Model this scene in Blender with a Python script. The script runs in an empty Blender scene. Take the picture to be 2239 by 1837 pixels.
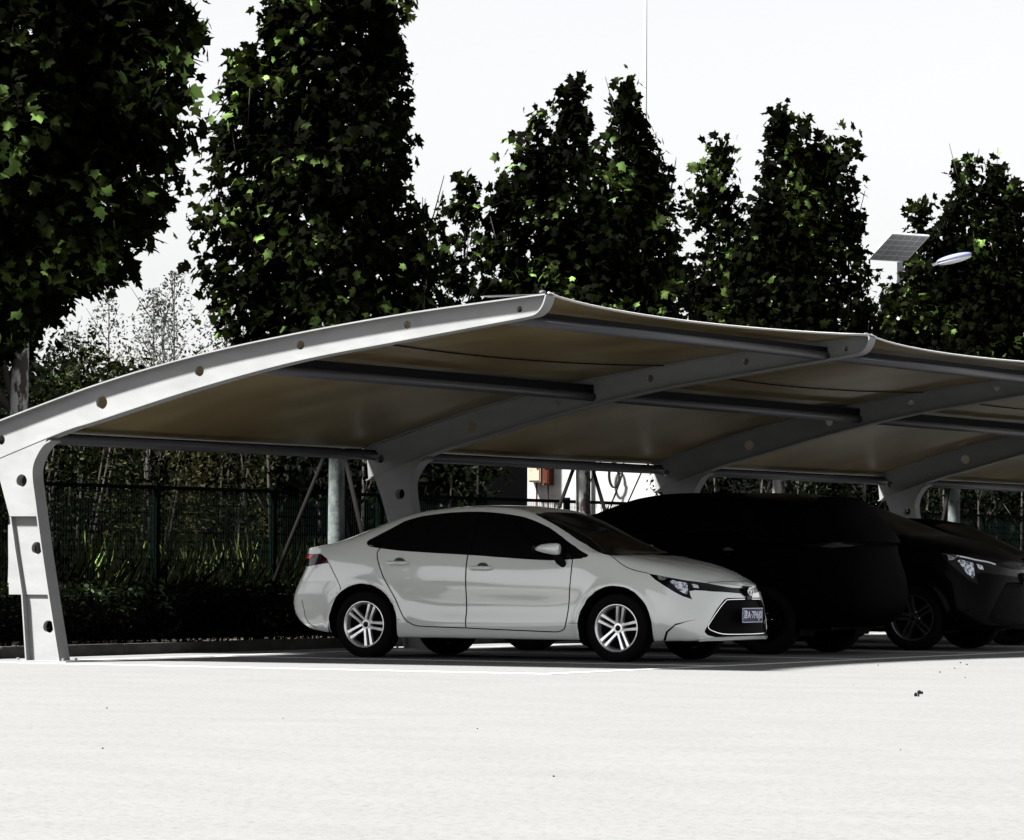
import bpy, bmesh, math, random
import numpy as np
from mathutils import Matrix, Vector
from mathutils.geometry import delaunay_2d_cdt

SC = bpy.context.scene
# ------------------------------------------------------------------ camera
TH, PI_, HC, FPX, ROLL = .5003, .0352, .9233, 8756.87, -.006
right = Vector((math.cos(TH), math.sin(TH), 0)); fw0 = Vector((-math.sin(TH), math.cos(TH), 0)); up0 = Vector((0, 0, 1))
fw = fw0*math.cos(PI_)+up0*math.sin(PI_); upv = -fw0*math.sin(PI_)+up0*math.cos(PI_)
cr = right*math.cos(ROLL)-upv*math.sin(ROLL); cu = upv*math.cos(ROLL)+right*math.sin(ROLL)
cd = bpy.data.cameras.new('camera'); cam = bpy.data.objects.new('camera', cd)
SC.collection.objects.link(cam); SC.camera = cam
M = Matrix((cr, cu, -fw)).transposed().to_4x4(); M.translation = Vector((0, 0, HC)); cam.matrix_world = M
cd.sensor_width = 36; cd.lens = FPX/2239*36; cd.clip_start = .5; cd.clip_end = 5000
cd.dof.use_dof = False

# ------------------------------------------------------------------ light
SUN_EL, SUN_DX, SUN_DY = math.radians(56), -.42, -.52      # sun stands to the left, a little on the camera's side
az = math.atan2(SUN_DX, SUN_DY)                             # from +Y, clockwise
w = bpy.data.worlds.new("World"); SC.world = w; w.use_nodes = True
nt = w.node_tree; bg = nt.nodes['Background']
sky = nt.nodes.new('ShaderNodeTexSky'); sky.sky_type = 'NISHITA'; sky.sun_disc = False
sky.sun_elevation = SUN_EL; sky.sun_rotation = az
sky.air_density = 1.0; sky.dust_density = 1.0; sky.ozone_density = 1.0; sky.altitude = 50
hs = nt.nodes.new('ShaderNodeHueSaturation'); hs.inputs['Saturation'].default_value = .08; hs.inputs['Value'].default_value = .56
nt.links.new(sky.outputs[0], hs.inputs['Color']); nt.links.new(hs.outputs[0], bg.inputs[0])
bg.inputs[1].default_value = .05
sl = bpy.data.lights.new('sun', 'SUN'); sl.energy = 5.0; sl.angle = math.radians(5); sl.color = (1, .985, .955)
so = bpy.data.objects.new('sun', sl); SC.collection.objects.link(so)
sd = Vector((math.sin(az)*math.cos(SUN_EL), math.cos(az)*math.cos(SUN_EL), math.sin(SUN_EL)))
so.rotation_euler = sd.to_track_quat('Z', 'Y').to_euler(); so.location = (-30, -10, 40)
SC.view_settings.view_transform = 'Standard'; SC.view_settings.look = 'None'
SC.view_settings.exposure = 2.7; SC.view_settings.gamma = 1
SC.cycles.max_bounces = 6; SC.cycles.diffuse_bounces = 3; SC.cycles.transparent_max_bounces = 6

# ------------------------------------------------------------------ helpers
def mat(name, col, rough=.6, spec=.5, metal=0, coat=0, var=None, bump=None, transl=None, ri=0):
    m = bpy.data.materials.new(name); m.use_nodes = True; n = m.node_tree.nodes; L = m.node_tree.links
    b = n['Principled BSDF']
    b.inputs['Base Color'].default_value = (*col, 1); b.inputs['Roughness'].default_value = rough
    b.inputs['Specular IOR Level'].default_value = spec; b.inputs['Metallic'].default_value = metal
    b.inputs['Coat Weight'].default_value = coat; b.inputs['Coat Roughness'].default_value = .04
    cs = None
    if var:                       # (scale xyz, colour 2, low, high)
        tc = n.new('ShaderNodeTexCoord'); mp = n.new('ShaderNodeMapping'); mp.inputs['Scale'].default_value = var[0]
        no = n.new('ShaderNodeTexNoise'); no.inputs['Scale'].default_value = 1; no.inputs['Detail'].default_value = 7
        no.inputs['Roughness'].default_value = .62
        rp = n.new('ShaderNodeValToRGB'); e = rp.color_ramp.elements
        e[0].position = var[2]; e[1].position = var[3]; e[0].color = (*var[1], 1); e[1].color = (*col, 1)
        L.new(tc.outputs['Object'], mp.inputs[0]); L.new(mp.outputs[0], no.inputs[0]); L.new(no.outputs['Fac'], rp.inputs[0])
        L.new(rp.outputs[0], b.inputs['Base Color']); cs = rp.outputs[0]
    if bump:                      # (scale, strength, distance)
        tc = n.new('ShaderNodeTexCoord'); no = n.new('ShaderNodeTexNoise'); no.inputs['Scale'].default_value = bump[0]
        no.inputs['Detail'].default_value = 6
        bp = n.new('ShaderNodeBump'); bp.inputs['Strength'].default_value = bump[1]; bp.inputs['Distance'].default_value = bump[2]
        L.new(tc.outputs['Object'], no.inputs[0]); L.new(no.outputs['Fac'], bp.inputs['Height']); L.new(bp.outputs[0], b.inputs['Normal'])
    if ri:                        # random brightness / hue per island (leaf)
        g = n.new('ShaderNodeNewGeometry'); h = n.new('ShaderNodeHueSaturation')
        mr = n.new('ShaderNodeMapRange'); mr.inputs[3].default_value = 1-ri if ri < 1 else .22; mr.inputs[4].default_value = 1+ri*1.6 if ri < 1 else 60.0
        m2 = n.new('ShaderNodeMapRange'); m2.inputs[3].default_value = .46; m2.inputs[4].default_value = .53
        pw = n.new('ShaderNodeMath'); pw.operation = 'POWER'; pw.inputs[1].default_value = 1 if ri < 1 else 5; L.new(g.outputs['Random Per Island'], pw.inputs[0])
        if ri < 1: L.new(pw.outputs[0], mr.inputs[0])
        else:                     # sunlit clusters painted in as much brighter leaf colours
            tcx = n.new('ShaderNodeTexCoord'); nx = n.new('ShaderNodeTexNoise'); nx.inputs['Scale'].default_value = 1.5; nx.inputs['Detail'].default_value = 3
            rx = n.new('ShaderNodeMapRange'); rx.inputs[1].default_value = .50; rx.inputs[2].default_value = .68
            mu = n.new('ShaderNodeMath'); mu.operation = 'MULTIPLY'
            L.new(tcx.outputs['Object'], nx.inputs[0]); L.new(nx.outputs['Fac'], rx.inputs[0]); L.new(rx.outputs[0], mu.inputs[0]); L.new(pw.outputs[0], mu.inputs[1]); L.new(mu.outputs[0], mr.inputs[0]); L.new(mr.outputs[0], h.inputs['Value'])
        L.new(g.outputs['Random Per Island'], m2.inputs[0]); L.new(m2.outputs[0], h.inputs['Hue'])
        if cs: L.new(cs, h.inputs['Color'])
        else: h.inputs['Color'].default_value = (*col, 1)
        L.new(h.outputs[0], b.inputs['Base Color']); cs = h.outputs[0]
    if transl:
        t = n.new('ShaderNodeBsdfTranslucent'); t.inputs[0].default_value = (*transl[0], 1)
        mx = n.new('ShaderNodeMixShader'); mx.inputs[0].default_value = transl[1]
        L.new(b.outputs[0], mx.inputs[1]); L.new(t.outputs[0], mx.inputs[2]); L.new(mx.outputs[0], n['Material Output'].inputs[0])
    return m

def tag(o, label=None, cat=None, group=None, kind=None):
    if label: o['label'] = label
    if cat: o['category'] = cat
    if group: o['group'] = group
    if kind: o['kind'] = kind
    return o
def thing(name, loc, label, cat, group=None, rot=0):
    o = bpy.data.objects.new(name, None); o.location = loc; o.rotation_euler = (0, 0, rot); o.empty_display_size = .2
    SC.collection.objects.link(o); return tag(o, label, cat, group)
def obj(name, V, F, m, parent=None, world=False, smooth=False, label=None):
    V = np.asarray(V, float).reshape(-1, 3)
    if parent is not None and world:
        r = parent
        while r is not None: V = V-np.array(r.location); r = r.parent
    me = bpy.data.meshes.new(name); me.from_pydata(V.tolist(), [], [tuple(int(i) for i in f) for f in F])
    me.materials.append(m); me.update()
    if smooth: me.polygons.foreach_set('use_smooth', [True]*len(me.polygons))
    o = bpy.data.objects.new(name, me); o.parent = parent; SC.collection.objects.link(o)
    if label: o['label'] = label
    return o
class MB:                          # collects shapes for one mesh
    def __init__(s): s.V = []; s.F = []; s.n = 0
    def add(s, V, F):
        V = np.asarray(V, float).reshape(-1, 3); s.V.append(V); s.F += [tuple(int(i)+s.n for i in f) for f in F]; s.n += len(V); return s
    def box(s, x0, x1, y0, y1, z0, z1):
        v = [(x, y, z) for x in (x0, x1) for y in (y0, y1) for z in (z0, z1)]
        return s.add(v, [(0, 1, 3, 2), (4, 6, 7, 5), (0, 4, 5, 1), (2, 3, 7, 6), (0, 2, 6, 4), (1, 5, 7, 3)])
    def tube(s, pts, r, n=10, cap=True):
        P_ = [Vector(p) for p in pts]; k = len(P_); rs = r if hasattr(r, '__len__') else [r]*k
        V = []; F = []; ref = None
        for i in range(k):
            t = (P_[min(i+1, k-1)]-P_[max(i-1, 0)]).normalized()
            if ref is None: ref = Vector((0, 0, 1)) if abs(t.z) < .9 else Vector((1, 0, 0))
            a = t.cross(ref).normalized(); b = a.cross(t).normalized(); ref = b
            for j in range(n):
                q = 2*math.pi*j/n; V.append(P_[i]+(a*math.cos(q)+b*math.sin(q))*rs[i])
        for i in range(k-1):
            for j in range(n): F.append((i*n+j, i*n+(j+1) % n, (i+1)*n+(j+1) % n, (i+1)*n+j))
        if cap: F.append(tuple(range(n))[::-1]); F.append(tuple((k-1)*n+j for j in range(n)))
        return s.add([tuple(v) for v in V], F)
    def ellip(s, c, rx, ry, rz, n=14, m=8, R=None):
        V = []; F = []
        for i in range(m+1):
            a = math.pi*i/m
            for j in range(n):
                b = 2*math.pi*j/n; v = Vector((rx*math.sin(a)*math.cos(b), ry*math.sin(a)*math.sin(b), rz*math.cos(a)))
                if R: v = R @ v
                V.append(tuple(Vector(c)+v))
        for i in range(m):
            for j in range(n): F.append((i*n+j, (i+1)*n+j, (i+1)*n+(j+1) % n, i*n+(j+1) % n))
        return s.add(V, F)
    def build(s, name, m, parent=None, world=False, smooth=False, label=None):
        return obj(name, np.concatenate(s.V), s.F, m, parent, world, smooth, label)

def circ(cx, cz, r, n=28, rx=None):
    return [(cx+(rx or r)*math.cos(2*math.pi*i/n), cz+r*math.sin(2*math.pi*i/n)) for i in range(n)]
def inpoly(P2, poly):
    P2 = np.asarray(P2); x, y = P2[:, 0], P2[:, 1]; ins = np.zeros(len(P2), bool); n = len(poly)
    for i in range(n):
        x1, y1 = poly[i]; x2, y2 = poly[(i+1) % n]
        if y1 == y2: continue
        ins ^= ((y1 > y) != (y2 > y)) & (x < (x2-x1)*(y-y1)/(y2-y1)+x1)
    return ins
def plate(mb, outline, holes, y0, y1):
    """flat plate in the XZ plane with round holes, from y0 to y1"""
    pts = []; ed = []
    for lp in [outline]+holes:
        k = len(pts); pts += [Vector(p) for p in lp]; ed += [(k+i, k+(i+1) % len(lp)) for i in range(len(lp))]
    v, e, f, *_ = delaunay_2d_cdt(pts, ed, [], 1, 1e-6)
    v = np.array([tuple(q) for q in v]); f = np.array(f); c = v[f].mean(1); keep = inpoly(c, outline)
    for h in holes: keep &= ~inpoly(c, h)
    f = f[keep]; n = len(v)
    V = np.concatenate([np.stack([v[:, 0], np.full(n, y0), v[:, 1]], 1), np.stack([v[:, 0], np.full(n, y1), v[:, 1]], 1)])
    F = [tuple(t) for t in f]+[tuple(t[::-1]+n) for t in f]
    cnt = {}
    for t in f:
        for a, b in ((t[0], t[1]), (t[1], t[2]), (t[2], t[0])):
            cnt[(a, b)] = 1
    for (a, b) in list(cnt):
        if (b, a) not in cnt: F.append((b, a, a+n, b+n))
    mb.add(V, F)
def strip(mb, line, y0, y1, th, sgn=1):
    """flange: band of thickness th following a line in the XZ plane"""
    L_ = [Vector((a, b)) for a, b in line]; k = len(L_); V = []; F = []
    for i in range(k):
        t = (L_[min(i+1, k-1)]-L_[max(i-1, 0)]).normalized(); nn = Vector((-t.y, t.x))*th*sgn
        a = L_[i]; b = L_[i]+nn
        V += [(a.x, y0, a.y), (a.x, y1, a.y), (b.x, y1, b.y), (b.x, y0, b.y)]
    for i in range(k-1):
        for j in range(4): F.append((i*4+j, i*4+(j+1) % 4, (i+1)*4+(j+1) % 4, (i+1)*4+j))
    F += [(0, 1, 2, 3), tuple((k-1)*4+j for j in (3, 2, 1, 0))]
    mb.add(V, F)
def spline(pts, n):
    """Catmull-Rom through the points, n steps per segment"""
    P_ = np.array(pts, float); P_ = np.vstack([2*P_[0]-P_[1], P_, 2*P_[-1]-P_[-2]]); out = []
    for i in range(1, len(P_)-2):
        for t in np.linspace(0, 1, n, endpoint=False):
            a, b, c, d = P_[i-1:i+3]
            out.append(.5*((2*b)+(-a+c)*t+(2*a-5*b+4*c-d)*t*t+(-a+3*b-3*c+d)*t**3))
    out.append(P_[-2]); return [tuple(q) for q in out]

# ------------------------------------------------------------------ materials
M_ground = mat('pale asphalt', (.097, .0968, .0962), .9, .12, var=((.9, 1.6, 1), (.0885, .0884, .088), .35, .68), bump=(60, .35, .004))
n_, L_ = M_ground.node_tree.nodes, M_ground.node_tree.links            # aggregate grain on top
_b = n_['Principled BSDF']; _src = _b.inputs['Base Color'].links[0].from_socket
_tc = n_.new('ShaderNodeTexCoord'); _v = n_.new('ShaderNodeTexNoise'); _v.inputs['Scale'].default_value = 22; _v.inputs['Detail'].default_value = 9; _v.inputs['Roughness'].default_value = .8
_r = n_.new('ShaderNodeValToRGB'); _r.color_ramp.elements[0].position = .36; _r.color_ramp.elements[0].color = (.42, .42, .42, 1); _r.color_ramp.elements[1].position = .5
_m = n_.new('ShaderNodeMixRGB'); _m.blend_type = 'MULTIPLY'; _m.inputs[0].default_value = .6
L_.new(_tc.outputs['Object'], _v.inputs[0]); L_.new(_v.outputs['Fac'], _r.inputs[0]); L_.new(_src, _m.inputs[1]); L_.new(_r.outputs[0], _m.inputs[2]); L_.new(_m.outputs[0], _b.inputs['Base Color'])
M_line = mat('white line paint', (.34, .34, .34), .7, .2, var=((9, 9, 9), (.15, .15, .15), .30, .42))
M_kerb = mat('concrete kerb', (.055, .054, .052), .9, .1, var=((6, 3, 6), (.028, .027, .025), .35, .65), bump=(40, .4, .004))
M_soil = mat('soil', (.012, .010, .008), .95, .1, var=((3, 3, 3), (.04, .034, .026), .35, .65), bump=(15, .8, .03))
M_steel = mat('white painted steel', (.17, .173, .173), .5, .10, var=((2.2, 2.2, 5), (.14, .143, .143), .30, .62))
M_tube = mat('grey steel tube', (.030, .031, .037), .5, .4)
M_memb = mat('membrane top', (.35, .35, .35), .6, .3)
M_under = mat('shaded membrane', (.18, .142, .072), .36, .42, var=((.55, .75, .4), (.085, .057, .022), .34, .66))  # shade below the roof put into this colour, darker than the white top
M_hem = mat('membrane hem', (.35, .35, .35), .5, .3)
M_bark = mat('whitewashed bark', (.16, .163, .16), .9, .1, var=((7, 7, 2.6), (.022, .018, .016), .46, .52), bump=(20, .5, .01))
M_lime = mat('limewashed trunk', (.085, .096, .094), .9, .05, var=((9, 9, 4), (.03, .036, .034), .36, .62), bump=(20, .5, .01))
M_dbark = mat('dark bark', (.018, .015, .013), .95, .2, bump=(25, .8, .01))
M_leafA = mat('plane leaf', (.0036, .0050, .0013), .7, .01, transl=((.007, .0105, .0015), .2), ri=1)
M_leafB = mat('shrub leaf', (.0018, .0024, .0012), .7, .01, transl=((.008, .014, .003), .2), ri=1)
M_leafY = mat('olive leaf', (.024, .024, .009), .7, .05, transl=((.03, .033, .008), .2), ri=.4)
M_leafP = mat('hazy sapling leaf', (.034, .038, .032), .8, .1, transl=((.04, .045, .035), .3), ri=.5)  # sunlit haze put into the leaf colour
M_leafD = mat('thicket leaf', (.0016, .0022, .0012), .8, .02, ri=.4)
M_grass = mat('tall grass', (.0036, .0044, .0014), .8, .01, transl=((.004, .005, .0013), .3), ri=1)
M_stake = mat('grey wooden stake', (.006, .0055, .005), .9, .02, bump=(30, .5, .005))
M_cut = mat('sunlit cut wood', (.25, .21, .13), .8, .2)  # sun on the stake tops put into their pale colour
M_fence = mat('green fence wire', (.0010, .003, .0022), .8, .02)
M_fpost = mat('dark green fence post', (.0006, .0018, .0013), .8, .01)
M_black = mat('matt black', (.003, .003, .0033), .8, .08)
M_wall = mat('white plaster', (.26, .26, .26), .8, .1, var=((.5, .5, 2.2), (.17, .17, .17), .30, .55))
M_orange = mat('rusty orange enamel', (.22, .185, .145), .7, .1, var=((5, 5, 5), (.09, .035, .018), .28, .42))
M_rust = mat('rust', (.035, .010, .005), .9, .1, var=((9, 9, 9), (.12, .06, .035), .34, .44))
M_mast = mat('pale mast', (.26, .275, .28), .8, .1)
M_pole = mat('pale pole', (.26, .27, .275), .5, .4)
M_cell = mat('solar cells', (.13, .135, .145), .4, .3)
M_lampb = mat('blue grey lamp shell', (.10, .11, .20), .35, .5)
M_litter = mat('dry leaves', (.10, .08, .055), .9, .1, ri=.5)

# ------------------------------------------------------------------ ground
def sheet(name, x0, x1, y0, y1, z, m, nx=1, ny=1):
    V = [(x0+(x1-x0)*i/nx, y0+(y1-y0)*j/ny, z) for i in range(nx+1) for j in range(ny+1)]
    F = [(i*(ny+1)+j, (i+1)*(ny+1)+j, (i+1)*(ny+1)+j+1, i*(ny+1)+j+1) for i in range(nx) for j in range(ny)]
    return tag(obj(name, V, F, m), kind='structure')
sheet('ground', -3000, 3000, -600, 4000, 0, M_ground)
KX = -21.72
sheet('planting_bed', -400, KX-.13, 6, 600, .07, M_soil)
kb = MB()
for i in range(60):
    y = 8+i*1.0; kb.box(KX-.13, KX, y+.004, y+.996, -.05, .105+random.Random(i).uniform(-.004, .004))
tag(kb.build('kerb', M_kerb), kind='structure')
ln = MB()
UF, UB, VA, SW = -15.48, -20.85, 28.96, 3.27
def lrect(x0, x1, y0, y1, z=.004): ln.box(x0, x1, y0, y1, .0005, z)
lrect(UF-.055, UF+.055, VA-.06, 62)
lrect(UB-.04, UB+.04, VA+.75, 62, .0045)
lrect(-23, UF-.056, VA-.05, VA+.05)
for k in range(1, 10): lrect(UB+.041, UF-.056, VA+k*SW-.05, VA+k*SW+.05)
tag(ln.build('parking_lines', M_line), kind='structure')

# ------------------------------------------------------------------ carport
Y0, BAY, NB = 29.36, 6.72, 5
port = thing('carport', (-21, Y0, 0), 'long white steel carport with holed curved ribs and tensioned fabric roof over the cars', 'carport')
rt = [(-21.50, 2.085), (-21.296, 2.153), (-20.238, 2.462), (-19.209, 2.696), (-18.172, 2.868), (-17.107, 3.009), (-16.02, 3.117), (-15.745, 3.142)]
rb = [(-21.47, 1.765), (-21.292, 1.835), (-20.593, 2.067), (-20.235, 2.158), (-19.206, 2.425), (-18.17, 2.647), (-17.105, 2.804), (-16.02, 2.958), (-15.867, 2.982)]
tipc = [(-15.828, 3.0), (-15.789, 3.038), (-15.764, 3.083), (-15.745, 3.142)]
RT = spline(rt, 8); RB = spline(rb, 8); TIP = spline([rb[-1]]+tipc, 4)
rtx, rtz = np.array(RT).T
def ribtop(x): return float(np.interp(x, rtx, rtz))
outline = RB+TIP[1:-1]+RT[::-1]
holes = [circ(-20.237, 2.308, .059), circ(-19.208, 2.569, .047), circ(-18.171, 2.776, .040), circ(-17.106, 2.927, .034), circ(-16.021, 3.032, .028),
         circ(-21.33, 1.985, .045)]
colo = spline([(-20.743, 1.967), (-20.822, 1.924), (-20.900, 1.816), (-20.932, 1.719), (-20.927, 1.61), (-20.902, 1.468), (-20.824, 1.023), (-20.733, .557), (-20.614, -.02)], 6)
def cox(z):
    a = np.array(colo); return float(np.interp(z, a[::-1, 1], a[::-1, 0]))
for k in range(NB):
    y = Y0+BAY*k
    rib = MB(); plate(rib, outline, holes, y+.062, y+.098)
    ribo = rib.build('rib', M_steel, port, True)
    fl = MB(); strip(fl, RT, y, y+.16, .012, 1); strip(fl, RB+TIP[1:], y, y+.16, .012, -1)
    fl.build('flange', M_steel, ribo, True)
    col = MB()
    fx = lambda z, d=.0: cox(z)-.012
    plate(col, [(-21.37, 1.80), (-21.288, 1.608), (-21.184, 1.298), (fx(1.298), 1.298), (fx(1.45), 1.45), (fx(1.661), 1.661), (fx(1.758), 1.758), (fx(1.9)+.0, 1.9), (-20.80, 1.955), (-20.78, 2.0), (-21.0, 1.925)],
          [circ(-21.055, 1.616, .057)], y+.004, y+.09)
    plate(col, [(-21.184, 1.2975), (-21.134, 1.021), (-21.049, .5985), (fx(.5985), .5985), (fx(.9), .9), (fx(1.2975), 1.2975)], [circ(-20.915, 1.013, .057)], y+.052, y+.10)
    plate(col, [(-21.042, .598), (-20.995, -.01), (fx(.0), -.01), (fx(.3), .3), (fx(.598), .598)], [circ(-20.795, .312, .057)], y+.072, y+.12)
    colobj = col.build('column', M_steel, port, True)
    fr = MB(); strip(fr, colo, y, y+.165, .014, -1)
    strip(fr, [(-21.33, 1.74), (-21.288, 1.608), (-21.184, 1.298), (-21.134, 1.021), (-21.049, .598), (-20.995, -.01)], y+.006, y+.165, .014, 1)
    if k == 0: plate(fr, [(-21.20, 1.26), (-21.281, 1.218), (-21.278, 1.021), (-21.264, .596), (-21.05, .597), (-21.13, 1.02)], [], y+.12, y+.15)
    fr.build('column_flange', M_steel, colobj, True)
    bp = MB(); bp.box(-21.10, -20.53, y-.03, y+.2, 0, .012)
    for bx in (-21.06, -20.57):
        for by in (y-.015, y+.185): bp.tube([(bx, by, .01), (bx, by, .035)], .012, 6)
    bp.build('base_plate', M_steel, colobj, True)
    bo = MB(); bo.ellip((-15.80, y+.06, 3.165), .03, .035, .022); bo.box(-16.35, -15.74, y+.03, y+.13, ribtop(-16)+.026, ribtop(-16)+.034)
    bo.build('tip_clamp', M_tube, ribo, True)
def msurf(y, bayk, n=16, m=26):
    """fabric of one bay: saddle between two ribs"""
    V = []
    for j in range(n+1):
        t = j/n; q = 4*t*(1-t); yy = y+.02+(BAY+.12)*t if bayk < NB-2 else y+.02+(BAY+.12)*t
        xf_ = -15.76-.40*q**.85; xr = -21.53
        for i in range(m+1):
            s = i/m; x = xr+(xf_-xr)*s
            V.append((x, yy, ribtop(x)+.018-.03*q*math.sin(math.pi*min(1, s*.9+.1))))
    F = [(j*(m+1)+i, (j+1)*(m+1)+i, (j+1)*(m+1)+i+1, j*(m+1)+i+1) for j in range(n) for i in range(m)]
    return np.array(V), F, n, m
for k in range(NB-1):
    y = Y0+BAY*k
    V, F, n, m = msurf(y+.05, k)
    V[:, 1] = y+.08+(V[:, 1]-V[:, 1].min())/(V[:, 1].max()-V[:, 1].min())*BAY*.9985
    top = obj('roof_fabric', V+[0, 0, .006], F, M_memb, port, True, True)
    obj('fabric_underside', V-[0, 0, .002], [f[::-1] for f in F], M_under, top, True, True)
    hem = MB()
    e = [tuple(V[j*(m+1)+m]+[.008, 0, .004]) for j in range(n+1)]; hem.tube(e, .011, 8); hem.build('hem', M_hem, top, True, True); hem = MB()
    e = [tuple(V[j*(m+1)]+[0, 0, 0]) for j in range(n+1)]; hem.tube(e, .011, 8)
    hem.build('hem', M_hem, top, True, True)
    sc = MB(); e = [(V[j*(m+1)+16][0]+.0, V[j*(m+1)+16][1], V[j*(m+1)+16][2]-.012) for j in range(n+1)]; sc.tube(e, .007, 6)
    sc.build('seam', M_black, top, True, True)
    ya, yb = y+.10, y+BAY+.06
    for (px, pz, r, top_) in ((-16.23, 2.967, .046, .05), (-18.83, 2.60, .046, .085), (-21.40, 2.02, .05, .02)):
        p = MB(); p.tube([(px, ya, pz), (px, yb, pz)], r, 18); po = p.build('purlin', M_tube, port, True, True)
        zt = min(ribtop(px)-.045, pz+r+top_); f_ = MB(); f_.box(px-.02, px+.02, ya, yb, pz+r-.01, zt); f_.build('fin', M_black, po, True)
# ------------------------------------------------------------------ foliage
def leaves(name, P, size, rng, m, parent, shape='maple', droop=.35, outw=None, world=True, kind=None):
    """one mesh of separate little leaves at the points P"""
    if shape == 'maple':
        half = np.array([(0, 0), (.20, -.07), (.50, .08), (.36, .27), (.60, .58), (.30, .58), (0, 1.)])
        fold = .22
    elif shape == 'oval': half = np.array([(0, 0), (.24, .30), (.22, .62), (0, 1.)]); fold = .12
    else: half = np.array([(0, 0), (.014, .2), (.011, .6), (0, 1.)]); fold = .01
    k = len(half); n = len(P)
    L = np.zeros((2*k-2, 3)); L[:k, :2] = half; L[k:, 0] = -half[1:-1, 0]; L[k:, 1] = half[1:-1, 1]
    L[:, 2] = -np.abs(L[:, 0])*fold-.18*(L[:, 1]-.3)**2
    nrm = rng.normal(size=(n, 3))*.75+np.array([0, 0, .55])
    if outw is not None: nrm += outw*.7
    nrm /= np.linalg.norm(nrm, axis=1)[:, None]
    t = rng.normal(size=(n, 3))*.7+np.array([0, 0, -droop])
    if outw is not None: t += outw*.5
    t -= (t*nrm).sum(1)[:, None]*nrm; t /= np.linalg.norm(t, axis=1)[:, None]
    s = np.cross(t, nrm); sz = size*rng.uniform(.6, 1.25, n)
    V = (P[:, None, :]+sz[:, None, None]*(L[None, :, 0:1]*s[:, None, :]+L[None, :, 1:2]*t[:, None, :]+L[None, :, 2:3]*nrm[:, None, :]))
    base = np.arange(n)[:, None]*(2*k-2)
    fa = np.arange(k)[None, :]+base; fb = np.array([0, k-1]+list(range(2*k-3, k-1, -1)))[None, :]+base
    idx = np.stack([fa, fb], 1).reshape(-1, k)
    V = V.reshape(-1, 3)
    if world and parent is not None: V = V-np.array(parent.location)
    me = bpy.data.meshes.new(name); me.vertices.add(len(V)); me.vertices.foreach_set('co', V.astype(np.float32).ravel())
    me.loops.add(idx.size); me.loops.foreach_set('vertex_index', idx.astype(np.int32).ravel())
    me.polygons.add(len(idx)); me.polygons.foreach_set('loop_start', (np.arange(len(idx))*k).astype(np.int32))
    me.materials.append(m); me.update(calc_edges=True); me.validate()
    o = bpy.data.objects.new(name, me); o.parent = parent; SC.collection.objects.link(o)
    if kind: o['kind'] = kind
    return o
R2 = np.array([right.x, right.y]); D2 = np.array([fw0.x, fw0.y])
def lobe_pts(rng, lobes, trunk, dens, csz):
    """cluster centres inside the upright lobes; returns leaf points and outward vectors"""
    C = []
    for a, R, z0, z1, *dd in lobes:
        d0 = dd[0] if dd else 0
        n = int(dens*R*R*(z1-z0))+6
        t = rng.uniform(0, 1, n)**.95; prof = np.clip(np.minimum(1, (t*4.2)**.55)*np.minimum(1, ((1-t)*1.9)**.62), .05, 1)
        rr = R*prof*np.sqrt(rng.uniform(.04, 1, n))**.9; q = rng.uniform(0, 2*np.pi, n)
        la = a+rr*np.cos(q); de = d0+rr*np.sin(q)*1.0
        C.append(np.stack([trunk[0]+la*R2[0]+de*D2[0], trunk[1]+la*R2[1]+de*D2[1], z0+t*(z1-z0)], 1))
    C = np.concatenate(C); per = 7
    P = np.repeat(C, per, 0)+rng.normal(size=(len(C)*per, 3))*csz
    o = P-np.array([trunk[0], trunk[1], 0]); o[:, 2] = 0; o /= (np.linalg.norm(o, axis=1)[:, None]+1e-6)
    return P, o
TREES = [  # y, lobes (screen-right offset, radius, z0, z1), density, label
 (32.3, [(-.35, 1.45, 2.9, 9.2), (.75, .95, 3.7, 7.6), (1.2, .5, 5.0, 6.9), (-1.0, 1.2, 2.9, 8)], 'nearest and broadest plane tree with patchy white trunk beside the left end of the carport'),
 (38.35, [(-.05, .95, 2.6, 9.0), (-1.05, .62, 3.3, 6.55), (.36, .46, 2.8, 8.2), (-.55, .6, 3.0, 7.6), (.95, .36, 2.8, 4.9)], 'tall dark plane tree whose limewashed trunk shows behind the white sedan boot'),
 (44.3, [(-1.5, .42, 3.4, 5.95), (-.95, .5, 2.9, 5.9), (-.58, .36, 2.8, 6.7), (-.15, .42, 2.8, 7.1), (.50, .42, 2.8, 7.15), (.78, .40, 2.8, 6.4), (1.0, .22, 5.1, 5.95), (-1.75, .5, 2.7, 4.2), (.1, .8, 2.7, 5.6)], 'plane tree with several pointed tops and braced patchy trunk in front of the white wall'),
 (50.1, [(-.83, .38, 2.8, 6.95), (.02, .42, 2.8, 7.4), (.58, .46, 2.8, 6.95), (.95, .38, 2.8, 6.1), (-1.15, .36, 2.8, 5.2), (1.18, .33, 2.8, 4.7), (-.2, .8, 2.7, 5.9)], 'plane tree left of the solar lamp with a tall narrow central top'),
 (56.4, [(-.5, .38, 2.8, 6.65), (.15, .42, 2.8, 7.25), (.60, .40, 2.8, 7.25), (1.0, .45, 2.8, 6.8), (-.80, .34, 2.8, 5.3, -2.2), (-1.12, .34, 2.8, 4.9, -2.2), (-.7, .35, 2.8, 5.0), (-1.2, .3, 2.7, 4.5), (.2, .85, 2.7, 6.0), (1.5, .6, 2.8, 6)], 'farthest plane tree wrapped round the solar lamp pole at the right edge'),
]
TX = -23.2
TREES = [(t[0], [(l[0], l[1], l[2], l[3]-(.25 if q > 1 and len(l) < 5 else 0), *l[4:]) for l in t[1]], t[2]) for q, t in enumerate(TREES)]
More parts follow.
